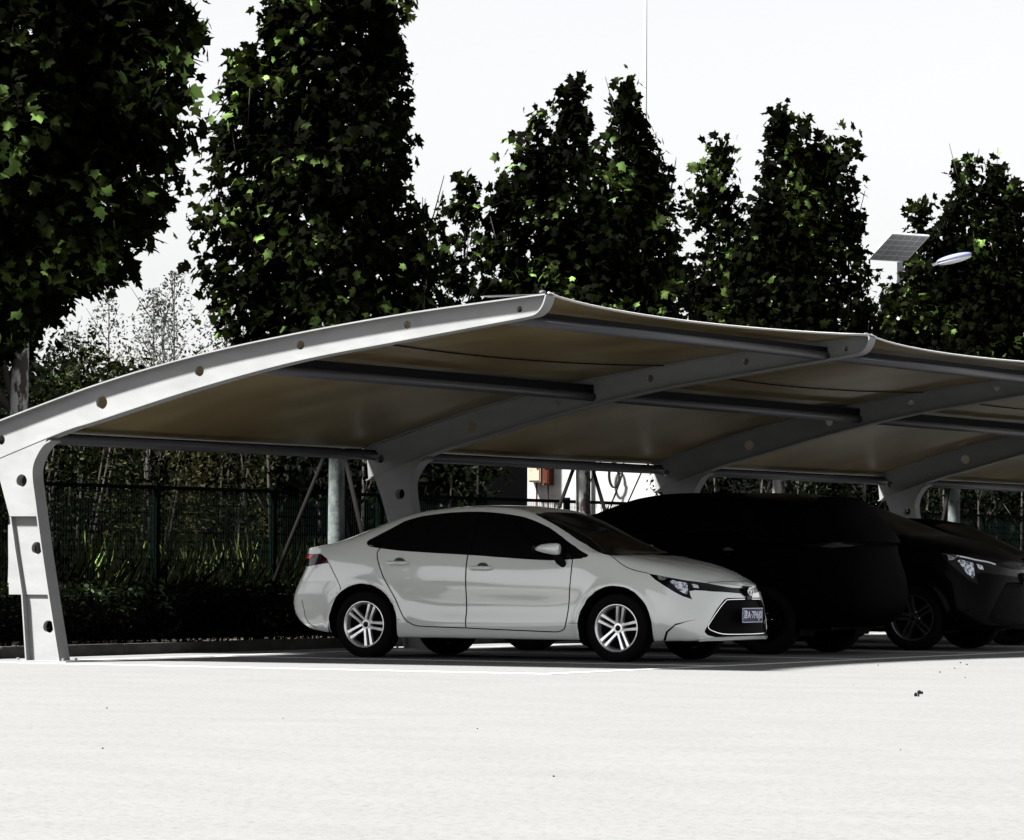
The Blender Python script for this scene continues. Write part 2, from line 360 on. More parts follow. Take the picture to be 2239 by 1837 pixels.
for i, (ty, lobes, lab) in enumerate(TREES):
    rng = np.random.default_rng(40+i); tr = thing('plane_tree', (TX, ty, 0), lab, 'tree', 'plane trees behind the carport')
    tb = MB(); r0 = .098
    tb.tube([(TX, ty, 0), (TX+.01, ty, .8), (TX-.01, ty+.02, 1.6), (TX, ty, 2.4), (TX+.02, ty, 3.3), (TX, ty, 4.6), (TX, ty, 6.2)], [r0*1.15, r0, r0*.95, r0*.92, r0*.8, r0*.55, r0*.25], 18)
    tro = tb.build('trunk', M_lime if i in (1, 4) else M_bark, tr, True, True)
    bb = MB()
    for (a, R, z0, z1, *_r) in lobes:
        e = np.array([TX+a*R2[0], ty+a*R2[1]]); zb = max(2.0, z0-.6)
        pts = [(TX, ty, zb), ((TX*.5+e[0]*.5), (ty*.5+e[1]*.5), zb+.6), (e[0], e[1], z0+(z1-z0)*.45), (e[0], e[1], z1-.15)]
        bb.tube(pts, [.045, .032, .02, .006], 8)
    for q in range(26):
        a, R, z0, z1, *_r = lobes[rng.integers(len(lobes))]; e = np.array([TX+a*R2[0], ty+a*R2[1]]); z = rng.uniform(z0, z1-.4); th = rng.uniform(0, 6.28)
        d = np.array([math.cos(th), math.sin(th)])*R*.65
        bb.tube([(e[0], e[1], z), (e[0]+d[0]*.5, e[1]+d[1]*.5, z+.3), (e[0]+d[0], e[1]+d[1], z+.75)], [.012, .008, .004], 5)
    bb.build('branches', M_dbark, tr, True, True)
    tufts = []
    for q in range(26 if i > 1 else 20):
        a, R, z0, z1, *_r = lobes[rng.integers(len(lobes))]
        if abs(a) > .85 and i: a *= .6
        zz = z0+(z1-z0)*rng.uniform(.1, .82)
        tufts.append((a+rng.choice([-1, 1])*R*rng.uniform(.5, .82), rng.uniform(.13, .26), zz, zz+rng.uniform(.5, 1.0), rng.uniform(-.5, .5)))
    P, o = lobe_pts(rng, [(l[0], l[1]*(1.10 if i > 1 and abs(l[0]) < .9 else .92), *l[2:]) for l in lobes]+tufts, (TX, ty), [230, 240, 300, 310, 300][i], .085)
    leaves('crown', P, [.135, .122, .118, .118, .118][i], rng, M_leafA, tr, outw=o)

# bracing stakes round the trunks
for i, (ty, _l, _lab) in enumerate(TREES):
    for j in range(3):
        q = math.radians([205, 330, 85][j])+.25*i
        c = np.array([math.cos(q), math.sin(q)]); b = np.array([TX, ty])+c*(.80 if j else .95); t = np.array([TX, ty])+c*(.12)-.0
        lab = ['left', 'right', 'rear'][j]
        s = thing('tree_stake', (b[0], b[1], .05), '%s bracing stake of the %s' % ({0: 'left-hand', 1: 'right-hand', 2: 'hindmost'}[j], ['nearest broad plane tree', 'tree behind the sedan boot', 'tree before the white wall', 'tree left of the solar lamp', 'tree at the solar lamp'][i]), 'stake', 'wooden stakes bracing the plane trees')
        mb = MB(); mb.tube([(b[0], b[1], 0), (b[0]*.5+t[0]*.5, b[1]*.5+t[1]*.5+.01, 1.1), (t[0], t[1], 2.12)], [.028, .026, .023], 9); mb.build('pole', M_stake, s, True, True)
        dv = Vector((t[0]-b[0], t[1]-b[1], 2.1)).normalized(); mb = MB(); a = Vector((t[0], t[1], 2.12)); mb.tube([a+dv*.001, a+dv*.05], .0235, 9); mb.build('lit_cut_end', M_cut, s, True)

def gapfree(x, y):      # the opening in the wood, in front of the white wall
    return ~((y/np.abs(x) > 1.81) & (y/np.abs(x) < 2.01))
# saplings of the little wood
rng = np.random.default_rng(5); nS = 0
spots = [(-27.3-.9*(k % 4)-rng.uniform(0, .5), 32.5+k*.72+rng.uniform(-.25, .25)) for k in range(64)]
where = ['near the column foot', 'behind the hedge', 'behind the sedan', 'behind the dark cars', 'at the right edge']
for k, (x, y) in enumerate(spots):
    if not gapfree(np.array(x), np.array(y)): continue
    h = rng.uniform(3.0, 3.7) if y < 48 else rng.uniform(2.9, 3.3); lean = rng.uniform(-.2, .2, 2)
    s = thing('sapling', (x, y, .05), 'thin young tree of the dark wood '+('seen between the carport column and the white saloon' if y < 42 else 'behind the white saloon and the second column' if y < 52 else 'behind the dark cars at the right'), 'sapling', 'young trees of the wood behind the fence')
    mb = MB(); mb.tube([(x, y, 0), (x+lean[0]*.3, y+lean[1]*.3, 1.2), (x+lean[0], y+lean[1], h-.3)], [.032, .026, .010], 7)
    for q in range(5):
        th = rng.uniform(0, 6.28); z = rng.uniform(1.4, 2.6); f = z/h
        mb.tube([(x+lean[0]*f, y+lean[1]*f, z), (x+lean[0]*f+.35*math.cos(th), y+lean[1]*f+.35*math.sin(th), z+.5)], [.011, .005], 5)
    mb.build('trunk', M_dbark if k % 5 else M_stake, s, True, True)
    n = 420; t = rng.uniform(0, 1, n); R = .62*np.sin(np.pi*np.clip(t*.85+.12, 0, 1))**.6*np.sqrt(rng.uniform(0, 1, n)); q = rng.uniform(0, 6.28, n)
    P = np.stack([x+lean[0]+R*np.cos(q), y+lean[1]+R*np.sin(q), 1.75+t*(h-1.75)], 1)
    leaves('crown', P, .085, rng, M_leafB if k % 3 else M_leafD, s, 'oval'); nS += 1
# airy taller saplings against the sky on the left
for k, (x, y, h) in enumerate([(-30, 44.8, 4.55), (-30.6, 46.2, 4.9), (-30, 46.6, 4.7), (-31, 48.6, 4.9), (-30.4, 48.2, 4.7), (-31, 49.9, 4.75), (-30.2, 43.2, 3.9), (-31.5, 47.3, 4.6), (-31, 45.2, 4.5), (-30.5, 49.4, 4.5)]):
    s = thing('sapling', (x, y, .05), 'airy tall sapling against the white sky left of the second plane tree', 'sapling', 'airy saplings against the sky')
    mb = MB(); mb.tube([(x, y, 0), (x+.03, y, 2.5), (x, y+.02, h)], [.03, .02, .005], 6)
    for q in range(14):
        th = rng.uniform(0, 6.28); z = rng.uniform(2.4, h-.3)
        mb.tube([(x, y, z), (x+.3*math.cos(th), y+.3*math.sin(th), z+.45)], [.007, .003], 4)
    mb.build('trunk', M_dbark, s, True, True)
    n = 1500; t = rng.uniform(0, 1, n); R = .55*np.sin(np.pi*np.clip(t*.8+.18, 0, 1))**.7*np.sqrt(rng.uniform(.02, 1, n)); q = rng.uniform(0, 6.28, n)
    P = np.stack([x+R*np.cos(q), y+R*np.sin(q), 2.0+t*(h-2.0)], 1); leaves('crown', P, .055, rng, M_leafP, s, 'oval')
# bushes on the left beyond the fence
for k, (x, y, h, r, mm, lab) in enumerate([(-27.5, 38.2, 3.35, 1.0, M_leafB, 'dark green bush just right of the patchy trunk'), (-28, 40.0, 3.72, 1.0, M_leafB, 'tallest dark green bush above the carport rib on the left'), (-28.5, 36.6, 3.3, 1.0, M_leafB, 'dark bush left of the patchy trunk'),
        (-27.2, 36.2, 2.7, .9, M_leafB, 'lower dark bush at the left edge'), (-29, 43.2, 3.55, .9, M_leafY, 'yellowish olive bush below the airy saplings'), (-29, 44.9, 3.65, .8, M_leafY, 'yellowish bush touching the rib at its third hole'), (-29, 41.6, 3.5, .9, M_leafY, 'olive bush between the dark bush and the yellow ones')]):
    s = thing('bush', (x, y, .05), lab, 'bush', 'bushes behind the fence on the left')
    mb = MB()
    for q in range(7):
        th = q*.9; mb.tube([(x+.1*math.cos(th), y+.1*math.sin(th), 0), (x+.6*r*math.cos(th), y+.6*r*math.sin(th), h*.7)], [.03, .008], 6)
    mb.build('stems', M_dbark, s, True, True)
    n = 5200; v = rng.normal(size=(n, 3)); v /= np.linalg.norm(v, axis=1)[:, None]; rad = rng.uniform(.35, 1, n)**.5*(1+.16*np.sin(v[:, 0]*7+k)*np.cos(v[:, 2]*6))
    P = np.stack([x+v[:, 0]*rad*r, y+v[:, 1]*rad*r*1.15, h*.52+v[:, 2]*rad*h*.48], 1); P += rng.normal(size=P.shape)*.05
    leaves('foliage', P, .075, rng, mm, s, 'oval')
# thicket closing the wood at the back: nobody could count it
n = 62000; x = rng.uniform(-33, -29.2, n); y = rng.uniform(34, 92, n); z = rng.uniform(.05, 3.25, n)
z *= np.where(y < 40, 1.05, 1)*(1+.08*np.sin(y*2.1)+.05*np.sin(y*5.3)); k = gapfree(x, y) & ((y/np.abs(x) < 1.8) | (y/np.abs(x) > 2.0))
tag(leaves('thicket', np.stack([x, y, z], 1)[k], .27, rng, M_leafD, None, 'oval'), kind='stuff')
# tall grass behind the fence, ground cover
n = 52000; x = -24.1-rng.uniform(0, 1, n)**1.3*3.2; y = rng.uniform(28, 66, n)
g = leaves('tall_grass', np.stack([x, y, np.full(n, .06)], 1), .98, rng, M_grass, None, 'blade', droop=-2.2); tag(g, kind='stuff')
n = 42000; x = -24.15-rng.uniform(0, 1, n)*2.0; y = rng.uniform(28, 66, n)
tag(leaves('ground_weeds', np.stack([x, y, rng.uniform(.05, 1, n)**1.3*(.75+.35*np.sin(y*1.9)*np.sin(y*.7+1))+.05], 1), .055, rng, M_grass, None, 'oval'), kind='stuff')
# clipped hedge behind the kerb
hd = thing('hedge', (-22.45, 40, .05), 'low clipped dark hedge running along the kerb behind the cars', 'hedge')
n = 46000; x = rng.uniform(-22.95, -22.0, n); y = rng.uniform(26, 62, n); u = rng.uniform(0, 1, n)
z = np.where(u < .45, .62+rng.normal(size=n)*.03, rng.uniform(.1, .64, n)); x = np.where((u > .45) & (u < .9), -22.02+rng.normal(size=n)*.035, x)
leaves('foliage', np.stack([x, y, z], 1), .062, rng, M_leafB, hd, 'oval')
mb = MB(); mb.box(-22.9, -22.12, 26, 62, .14, .56); mb.build('dark_core', M_black, hd, True)  # solid black core stands for the shade inside the hedge
mb = MB()
for q in range(420):
    y = rng.uniform(26, 62); x = rng.uniform(-22.4, -22.02); mb.tube([(x-.05, y, .05), (x, y+rng.uniform(-.15, .15), .35)], [.008, .004], 4)
mb.build('stems', M_stake, hd, True)['kind'] = 'stuff'
n = 900; x = rng.uniform(-22.1, -21.87, n); y = rng.uniform(26, 60, n)
tag(leaves('leaf_litter', np.stack([x, y, rng.uniform(.075, .10, n)], 1), .055, rng, M_litter, None, 'oval', droop=0), kind='stuff')

# ------------------------------------------------------------------ wire fence
fe = thing('wire_fence', (-24, 44, .05), 'dark green welded mesh fence with square posts behind the hedge and the plane trees', 'fence')
FX = -24.0; posts = [26.5+2.36*k for k in range(17)]
for k, y in enumerate(posts):
    mb = MB(); mb.box(FX-.03, FX+.03, y-.035, y+.035, 0, 1.74); mb.build('post', M_fpost, fe, True)
for k in range(len(posts)-1):
    a, b = posts[k]+.036, posts[k+1]-.036; mb = MB()
    for z in (1.69, .12): mb.box(FX-.018, FX+.018, a, b, z-.02, z+.02); mb.build('rail', M_fpost, fe, True); mb = MB()
    y = a+.03
    while y < b: mb.box(FX-.0025, FX+.0025, y-.0018, y+.0018, .14, 1.67); y += .05
    z = .22
    while z < 1.66: mb.box(FX-.0065, FX-.0026, a, b, z-.002, z+.002); z += .10
    mb.build('mesh_panel', M_fence, fe, True)

# ------------------------------------------------------------------ yard behind the opening
bw = thing('white_building', (-31, 66, 0), 'white plastered low building seen through the opening above the sedan', 'building')
mb = MB(); mb.box(-34.12, -31.45, 63, 70, 0, 3.6); mb.build('wall', M_wall, bw, True)
mb = MB(); mb.box(-34.12, -31.4, 62.9, 70.1, 3.601, 3.75); mb.build('roof', M_kerb, bw, True)
mb = MB(); mb.box(-32.86, -32.80, 62.93, 62.999, 0, 3.55); mb.build('drainpipe', M_pole, bw, True)
M_backdrop = mat('deep shade black', (.0006, .0006, .0006), .9, .01)
sh = thing('dark_backdrop', (-38, 65, 0), 'dark shed in place of the shaded wood left of the white building', 'backdrop')  # black block stands in for the deep shade of the wood
mb = MB(); mb.box(-44, -34.13, 63.2, 68, 0, 3.2); mb.build('wall', M_backdrop, sh, True)
mb = MB(); mb.box(-44.1, -34.1, 63.1, 68.1, 3.201, 3.3); mb.build('roof', M_black, sh, True)
for nm, x0, x1, z0, z1, mm, lab in (('electrical_box', -34.0, -33.75, 2.33, 2.95, M_orange, 'cream and orange electrical box on the white wall'), ('electrical_box', -33.71, -33.58, 2.28, 2.95, M_rust, 'narrow rusty box right of the orange one')):
    xm = (x0+x1)/2
    e = thing(nm, (xm, 62.95, z0), lab, 'box', 'electrical boxes on the white wall')
    mb = MB(); mb.box(x0, x1, 62.80, 62.998, z0, z1); mb.build('casing', mm, e, True)
    mb = MB(); mb.box(x0+.02, x1-.02, 62.785, 62.799, z0+.03, z1-.03); mb.build('door', mm, e, True)
    mb = MB(); mb.tube([(xm, 62.9, z0), (xm, 62.9, z0-.28), (xm+.02, 62.9, z0-.9)], .016, 8); mb.build('conduit', M_rust, e, True)
    mb = MB(); mb.tube([(x1-.06, 62.78, z1-.35), (x1-.06, 62.765, z1-.35)], .022, 10); mb.build('knob', M_black, e, True)
for j, pts in enumerate([[(-31.4, 61, 2.9), (-31.7, 61, 2.5), (-31.95, 61, 2.0), (-32.1, 61, 1.7)], [(-31.15, 61, 2.9), (-31.2, 61, 2.4), (-31.4, 61, 1.9), (-31.45, 61, 1.6)], [(-30.8, 61, 2.5), (-31.0, 61, 2.1), (-31.25, 61, 1.6)]]):
    mb = MB(); mb.tube(spline(pts, 5), .013, 6); tag(mb.build('cable', M_black, smooth=True), ['leftmost slanting black cable before the white wall', 'middle curved black cable before the white wall', 'short right black cable before the white wall'][j], 'cable', 'cables before the white wall')
mb = MB(); mb.tube(spline([(-32.35+.10*math.cos(q)+q*.004, 62.9, 2.45+.22*math.sin(q)) for q in np.linspace(0, 12.5, 30)]+[(-32.3, 62.9, 2.1), (-32.45, 62.8, 1.8), (-32.7, 62.7, 1.5)], 3), .013, 6)
tag(mb.build('cable_coil', M_black, smooth=True), 'looped coil of black cable hanging on the white wall', 'cable')
tk = thing('water_tank', (-30.5, 59.3, 0), 'round white tank behind the fence above the sedan windscreen', 'tank')
mb = MB(); mb.tube([(-30.5, 58.7, 1.15), (-30.5, 59.9, 1.15)], .42, 26); mb.build('shell', M_wall, tk, True, True)
mb = MB(); mb.tube([(-30.05, 59.3, 1.2), (-30.02, 59.3, 1.2)], .14, 18); mb.box(-30.8, -30.2, 58.9, 59.0, 0, .8); mb.box(-30.8, -30.2, 59.6, 59.7, 0, .8); mb.build('cradle', M_black, tk, True)
for j in range(4):
    x = -31.9+j*.24; y = 61.5; b_ = thing('insulator', (x, y, 1.2), 'white cone insulator, number %s from the left on the transformer rack' % ['one', 'two', 'three', 'four'][j], 'insulator', 'insulators on the rack behind the fence')
    mb = MB(); mb.tube([(x, y, 1.2), (x, y, 1.62), (x, y, 1.64), (x, y, 1.95)], [.11, .10, .07, .015], 12); mb.build('cone', M_pole, b_, True, True)
    mb = MB(); mb.box(x-.04, x+.04, y-.2, y-.11, 1.62, 1.74); mb.build('cap', M_black, b_, True)
rk = MB(); rk.box(-32.2, -30.9, 61.3, 61.7, 1.1, 1.2)
for x in (-32.15, -31.0): rk.box(x, x+.1, 61.45, 61.55, 0, 1.099)
tag(rk.build('steel_rack', M_tube), 'dark steel rack carrying the white insulators', 'rack')

# ------------------------------------------------------------------ solar street lamp and mast
lx, ly = -23.2, 54.3
sp = thing('solar_street_lamp', (lx, ly, 0), 'white solar street lamp with tilted panel rising behind the farthest plane tree', 'street lamp')
mb = MB(); mb.tube([(lx, ly, 0), (lx, ly, 5.35)], [.055, .042], 14); mb.build('pole', M_pole, sp, True, True)
rr3 = Vector((right.x, right.y, 0)); ff3 = Vector((fw0.x, fw0.y, 0)); a_ = math.radians(35)
e1 = rr3*math.cos(a_)+ff3*math.sin(a_); e2h = -rr3*math.sin(a_)+ff3*math.cos(a_); e2 = e2h*.84-Vector((0, 0, 1))*.55; e2.normalize(); nn = e1.cross(e2).normalized()
c = Vector((lx, ly, 5.57))-rr3*.02
def pbox(mb, c, e1, e2, e3, a, b, d):
    V = [c+e1*(a*i)+e2*(b*j)+e3*(d*k) for i in (-1, 1) for j in (-1, 1) for k in (-1, 1)]
    mb.add([tuple(v) for v in V], [(0, 1, 3, 2), (4, 6, 7, 5), (0, 4, 5, 1), (2, 3, 7, 6), (0, 2, 6, 4), (1, 5, 7, 3)])
mb = MB(); pbox(mb, c, e1, e2, nn, .36, .32, .015); pan = mb.build('solar_panel', M_pole, sp, True)
mb = MB()
sgn = -1 if (nn.dot(Vector((0, 0, 1))) < 0) else 1
for i in range(5):
    for j in range(5):
        for s_ in (-1, 1): pbox(mb, c+e1*((i-2)*.138)+e2*((j-2)*.122)+nn*(s_*.0165), e1, e2, nn, .060, .052, .0015)
mb.build('cells', M_cell, pan, True)
hc = Vector((lx, ly, 5.40))+rr3*.80; hd_ = (rr3*.95+Vector((0, 0, .24))).normalized()
mb = MB(); mb.tube([Vector((lx, ly, 5.24)), Vector((lx, ly, 5.26))+rr3*.3, hc-hd_*.2], [.026, .024, .022], 10); mb.build('arm', M_pole, sp, True, True)
hu = hd_.cross(ff3).normalized()
if hu.z < 0: hu = -hu
R3 = Matrix((hd_, ff3, hu)).transposed()
mb = MB(); mb.ellip(hc+hu*.02, .27, .10, .055, 20, 10, R3); lh = mb.build('lamp_head', M_lampb, sp, True, True)
mb = MB(); mb.ellip(hc-hu*.012, .26, .095, .05, 20, 10, R3); mb.build('diffuser', M_pole, lh, True, True)
mb = MB(); mb.tube([(-60, 118.86, 0), (-60, 118.86, 12), (-60, 118.86, 27)], [.12, .08, .04], 8); tag(mb.build('mast', M_mast, smooth=True), 'very thin pale mast far off against the sky above the third plane tree', 'mast')

# ------------------------------------------------------------------ crumbs on the asphalt
def gpt(px, py):
    a = px-1119.5; b = py-918.5; d = cr*a-cu*b+fw*FPX; t = -HC/d.z; return Vector((0, 0, HC))+d*t
PEB = [(-14.46, 33.37), (-13.12, 31.59), (-13.5, 32.84), (-14.21, 34.71), (-13.91, 34.13), (-12.36, 30.29), (-12.28, 27.86), (-11.09, 16.16), (-7.83, 18.35), (-12.34, 19.82), (-14.04, 20.5), (-10.74, 19.27), (-8.09, 15.19)]
for j, (x, y, s_, lab) in enumerate([(-11.08, 26.3, .05, 'larger dark crumb of the pair on the pale asphalt at the right'), (-10.9, 25.81, .04, 'smaller dark crumb just in front of the larger one at the right')]):
    mb = MB(); s_ *= .34; mb.ellip((x, y, .012), s_, s_*.6, .016, 10, 6); mb.ellip((x+.03, y-.02, .01), s_*.5, s_*.5, .012, 8, 5); tag(mb.build('clod', M_black), lab, 'clod', 'dark crumbs on the asphalt')
rngp = random.Random(3)
for j, (x, y) in enumerate(PEB):
    mb = MB(); r_ = rngp.uniform(.006, .011)*(.55 if y < 29 else 1); mb.ellip((x, y, r_*.5), r_, r_*.8, r_*.7, 8, 5)
    tag(mb.build('pebble', M_black), 'tiny dark pebble lying on the sunlit pale asphalt', 'pebble', 'pebbles on the asphalt')

# ------------------------------------------------------------------ cars
def crw(t):
    t2 = t*t; t3 = t2*t
    return np.stack([-.5*t+t2-.5*t3, 1-2.5*t2+1.5*t3, .5*t+2*t2-1.5*t3, -.5*t2+.5*t3], -1)
def mirr(a): b = a.copy(); b[..., 1] *= -1; return b
def padnet(N):
    N = np.concatenate([mirr(N[1:2]), N, mirr(N[-2:-1])], 0)
    return np.concatenate([2*N[:, 0:1]-N[:, 1:2], N, mirr(N[:, -2:-1])], 1)
def ev(N, U, V):
    Pn = padnet(N); nu, nv = N.shape[0]-1, N.shape[1]-1
    U = np.clip(U, 0, nu-1e-9); V = np.clip(V, 0, nv-1e-9)
    i = U.astype(int); j = V.astype(int); wu = crw(U-i); wv = crw(V-j); out = np.zeros(U.shape+(3,))
    for a in range(4):
        for b in range(4): out += (wu[..., a]*wv[..., b])[..., None]*Pn[i+a, j+b]
    out[..., 1] = np.maximum(out[..., 1], 0)
    return out
SED = [
[(-3.45,0,.25),(-3.60,0,.30),(-3.68,0,.42),(-3.68,0,.60),(-3.62,0,.85),(-3.63,0,1.03),(-3.55,0,1.05),(-3.45,0,1.065),(-3.32,0,1.085)],
[(-3.43,.38,.25),(-3.58,.40,.30),(-3.66,.40,.42),(-3.66,.40,.60),(-3.59,.38,.85),(-3.60,.38,1.028),(-3.50,.34,1.055),(-3.38,.18,1.075),(-3.24,0,1.10)],
[(-3.36,.60,.255),(-3.49,.66,.30),(-3.58,.68,.42),(-3.585,.68,.60),(-3.49,.64,.85),(-3.47,.60,1.02),(-3.37,.52,1.06),(-3.22,.28,1.10),(-3.08,0,1.135)],
[(-3.22,.72,.24),(-3.32,.79,.27),(-3.40,.80,.42),(-3.42,.81,.60),(-3.34,.78,.84),(-3.30,.68,1.04),(-3.20,.60,1.085),(-3.06,.34,1.155),(-2.90,0,1.205)],
[(-3.05,.74,.22),(-3.06,.83,.24),(-3.08,.865,.40),(-3.09,.87,.60),(-3.08,.84,.84),(-3.05,.75,1.05),(-2.97,.645,1.14),(-2.85,.38,1.235),(-2.70,0,1.285)],
[(-2.7,.75,.21),(-2.7,.85,.22),(-2.7,.885,.40),(-2.7,.89,.62),(-2.7,.868,.85),(-2.7,.80,1.07),(-2.66,.655,1.235),(-2.58,.40,1.32),(-2.48,0,1.355)],
[(-2.32,.75,.20),(-2.32,.85,.205),(-2.32,.882,.36),(-2.32,.872,.56),(-2.32,.872,.80),(-2.32,.815,1.035),(-2.32,.62,1.33),(-2.27,.42,1.395),(-2.2,0,1.42)],
[(-1.9,.75,.20),(-1.9,.85,.205),(-1.9,.878,.34),(-1.9,.856,.50),(-1.9,.870,.77),(-1.9,.82,1.005),(-1.9,.60,1.375),(-1.9,.42,1.432),(-1.88,0,1.45)],
[(-1.5,.75,.20),(-1.5,.85,.205),(-1.5,.878,.34),(-1.5,.855,.50),(-1.5,.872,.75),(-1.5,.822,.982),(-1.5,.60,1.385),(-1.5,.42,1.44),(-1.52,0,1.456)],
[(-1.1,.75,.20),(-1.1,.85,.205),(-1.1,.878,.34),(-1.1,.858,.50),(-1.1,.875,.73),(-1.1,.825,.962),(-1.12,.615,1.35),(-1.15,.42,1.41),(-1.2,0,1.432)],
[(-.75,.75,.20),(-.75,.85,.205),(-.75,.88,.34),(-.75,.862,.50),(-.75,.878,.72),(-.75,.83,.955),(-.80,.665,1.235),(-.87,.44,1.315),(-.96,0,1.345)],
[(-.42,.75,.20),(-.42,.85,.205),(-.42,.885,.34),(-.42,.875,.52),(-.42,.88,.73),(-.42,.83,.962),(-.46,.735,1.075),(-.53,.47,1.165),(-.60,0,1.20)],
[(-.15,.75,.20),(-.15,.85,.205),(-.15,.89,.35),(-.15,.888,.54),(-.15,.882,.74),(-.14,.805,.955),(-.17,.70,1.00),(-.2,.45,1.02),(-.25,0,1.03)],
[(.1,.75,.20),(.1,.85,.205),(.1,.89,.36),(.1,.89,.56),(.1,.872,.74),(.1,.79,.868),(.1,.66,.935),(.08,.42,.965),(.05,0,.975)],
[(.34,.74,.20),(.34,.83,.205),(.34,.88,.36),(.34,.878,.54),(.34,.852,.69),(.34,.775,.80),(.33,.63,.885),(.31,.4,.92),(.29,0,.93)],
[(.54,.72,.20),(.56,.80,.21),(.57,.845,.32),(.57,.84,.48),(.56,.81,.62),(.55,.735,.75),(.53,.57,.83),(.51,.35,.868),(.50,0,.88)],
[(.68,.67,.20),(.70,.745,.21),(.72,.76,.30),(.72,.74,.46),(.70,.70,.60),(.69,.62,.725),(.67,.47,.785),(.65,.28,.82),(.65,0,.832)],
[(.79,.55,.20),(.82,.62,.215),(.83,.62,.30),(.825,.60,.45),(.81,.57,.59),(.79,.49,.708),(.76,.38,.75),(.75,.21,.778),(.75,0,.788)],
[(.86,.33,.20),(.91,.38,.22),(.91,.37,.30),(.905,.35,.45),(.89,.33,.60),(.865,.30,.70),(.84,.22,.73),(.83,.11,.745),(.83,0,.75)],
[(.89,0,.20),(.955,0,.225),(.95,0,.30),(.945,0,.45),(.93,0,.60),(.895,0,.695),(.88,0,.71),(.87,0,.72),(.865,0,.725)],
]

SED = np.array(SED, float)
SUV = SED.copy()
SUV[..., 2] = np.where(SUV[..., 2] < .3, SUV[..., 2]+.03, .03+SUV[..., 2]*1.105); SUV[..., 1] *= 1.035
_z = SED[..., 2]; SUV[..., 2] += .10*np.clip((_z-.5)/.25, 0, 1)*(1-np.clip((_z-1.05)/.3, 0, 1))
for ci, (x5, x6, x7, x8) in {0: (-3.66, -3.5, -3.36, -3.2), 1: (-3.62, -3.46, -3.32, -3.17), 2: (-3.5, -3.36, -3.22, -3.1), 3: (-3.3, -3.18, -3.1, -2.98)}.items():
    h = [0, .40, .64, .74][ci]
    SUV[ci, 5] = (x5, h*1.02, 1.16); SUV[ci, 6] = (x6, h*.9, 1.38); SUV[ci, 7] = (x7, h*.6, 1.555); SUV[ci, 8] = (x8, 0, 1.60)
SUV[4, 5] = (-3.05, .80, 1.15); SUV[4, 6] = (-2.98, .68, 1.45); SUV[4, 7] = (-2.93, .42, 1.585); SUV[4, 8] = (-2.8, 0, 1.625)
SUV[5, 5] = (-2.7, .82, 1.14); SUV[5, 6] = (-2.66, .655, 1.50); SUV[5, 7] = (-2.6, .42, 1.60); SUV[5, 8] = (-2.5, 0, 1.635)
SUV[6, 6] = (-2.32, .64, 1.52); SUV[6, 7] = (-2.28, .43, 1.61); SUV[6, 8] = (-2.2, 0, 1.64)
WIN = [(4.93, 5.10), (4.965, 5.25), (5.27, 5.53), (5.83, 5.90), (6.3, 6.0), (7.03, 6.03), (8.03, 6.0), (8.73, 5.96), (9.3, 5.97), (10.0, 6.0), (10.43, 5.93), (10.9, 5.78), (11.333, 5.2), (11.36, 5.10), (11.30, 5.0), (11.167, 4.967), (10.433, 4.933), (9.0, 4.985), (7.77, 5.0), (6.5, 4.97), (5.27, 4.935), (5.0, 5.02)]
WSH = [(9.60, 8.2), (9.50, 7.4), (9.37, 6.38), (9.93, 6.38), (10.6, 6.42), (11.233, 6.30), (11.6, 5.95), (11.9, 5.42), (12.167, 5.633), (12.467, 6.467), (12.65, 7.33), (12.7, 8.2)]
BLT = [(6.2, 8.2), (6.15, 7.5), (5.9, 6.6), (4.9, 6.35), (4.0, 6.35), (3.4, 6.6), (3.1, 7.3), (3.0, 8.2)]
HOOD = [(12.74, 8.2), (12.69, 7.33), (12.50, 6.467), (12.21, 5.60), (12.10, 5.50), (12.25, 5.30), (12.6, 5.033), (13.133, 4.933), (13.767, 5.03), (14.267, 5.133), (14.933, 5.2), (15.667, 5.233), (16.2, 5.28), (16.733, 5.367), (17.4, 6.0), (18.067, 7.167), (18.5, 8.2)]
STRIP = [(13.767, 5.03), (14.267, 5.128), (14.933, 5.195), (15.667, 5.228), (16.733, 5.3), (17.5, 5.1), (18.267, 4.867), (18.8, 4.85), (19.2, 4.85), (19.2, 4.05), (18.833, 4.05), (18.633, 4.3), (18.133, 4.367), (17.533, 4.467), (16.667, 4.533), (16.1, 4.5), (15.8, 4.4), (15.87, 4.15), (16.0, 3.867), (15.467, 4.033), (14.933, 4.267), (14.5, 4.467), (14.133, 4.667)]
GRIL = [(19.2, 3.95), (18.833, 3.96), (17.933, 3.967), (17.767, 3.867), (17.367, 3.267), (16.8, 2.067), (16.767, 1.867), (16.967, 1.567), (17.4, 1.333), (17.933, 1.267), (18.6, 1.25), (19.2, 1.25)]
CHROME = [(19.0, 3.87), (18.6, 3.86), (17.95, 3.84), (17.83, 3.76), (17.533, 3.367), (17.2, 2.8), (16.967, 2.367), (16.95, 2.2), (17.05, 2.06), (17.25, 1.92), (17.567, 1.733), (17.9, 1.633), (18.6, 1.58), (19.0, 1.57)]
FOG = [(14.5, .9), (14.7, 1.7), (15.133, 2.3), (15.7, 2.52), (16.333, 2.667), (15.7, 2.49), (15.133, 2.2), (14.78, 1.65), (14.62, .9)]
TAIL = [(0.0, 4.62), (1.0, 4.65), (1.7, 4.66), (2.333, 4.67), (3.3, 4.63), (3.667, 4.45), (3.867, 4.233), (3.5, 4.2), (2.6, 4.06), (1.7, 4.1), (1.0, 4.3), (0.0, 4.4)]
LAMP = [(14.70, 4.867), (14.833, 5.0), (15.1, 4.98), (15.567, 4.95), (15.733, 4.3), (15.633, 4.167), (15.267, 4.333), (14.967, 4.6)]
LAMP2 = [(14.15, 5.05), (14.62, 5.1), (14.5, 4.85), (14.3, 4.72)]
LAMP3 = [(15.75, 4.95), (16.15, 4.9), (16.3, 4.66), (15.95, 4.66)]
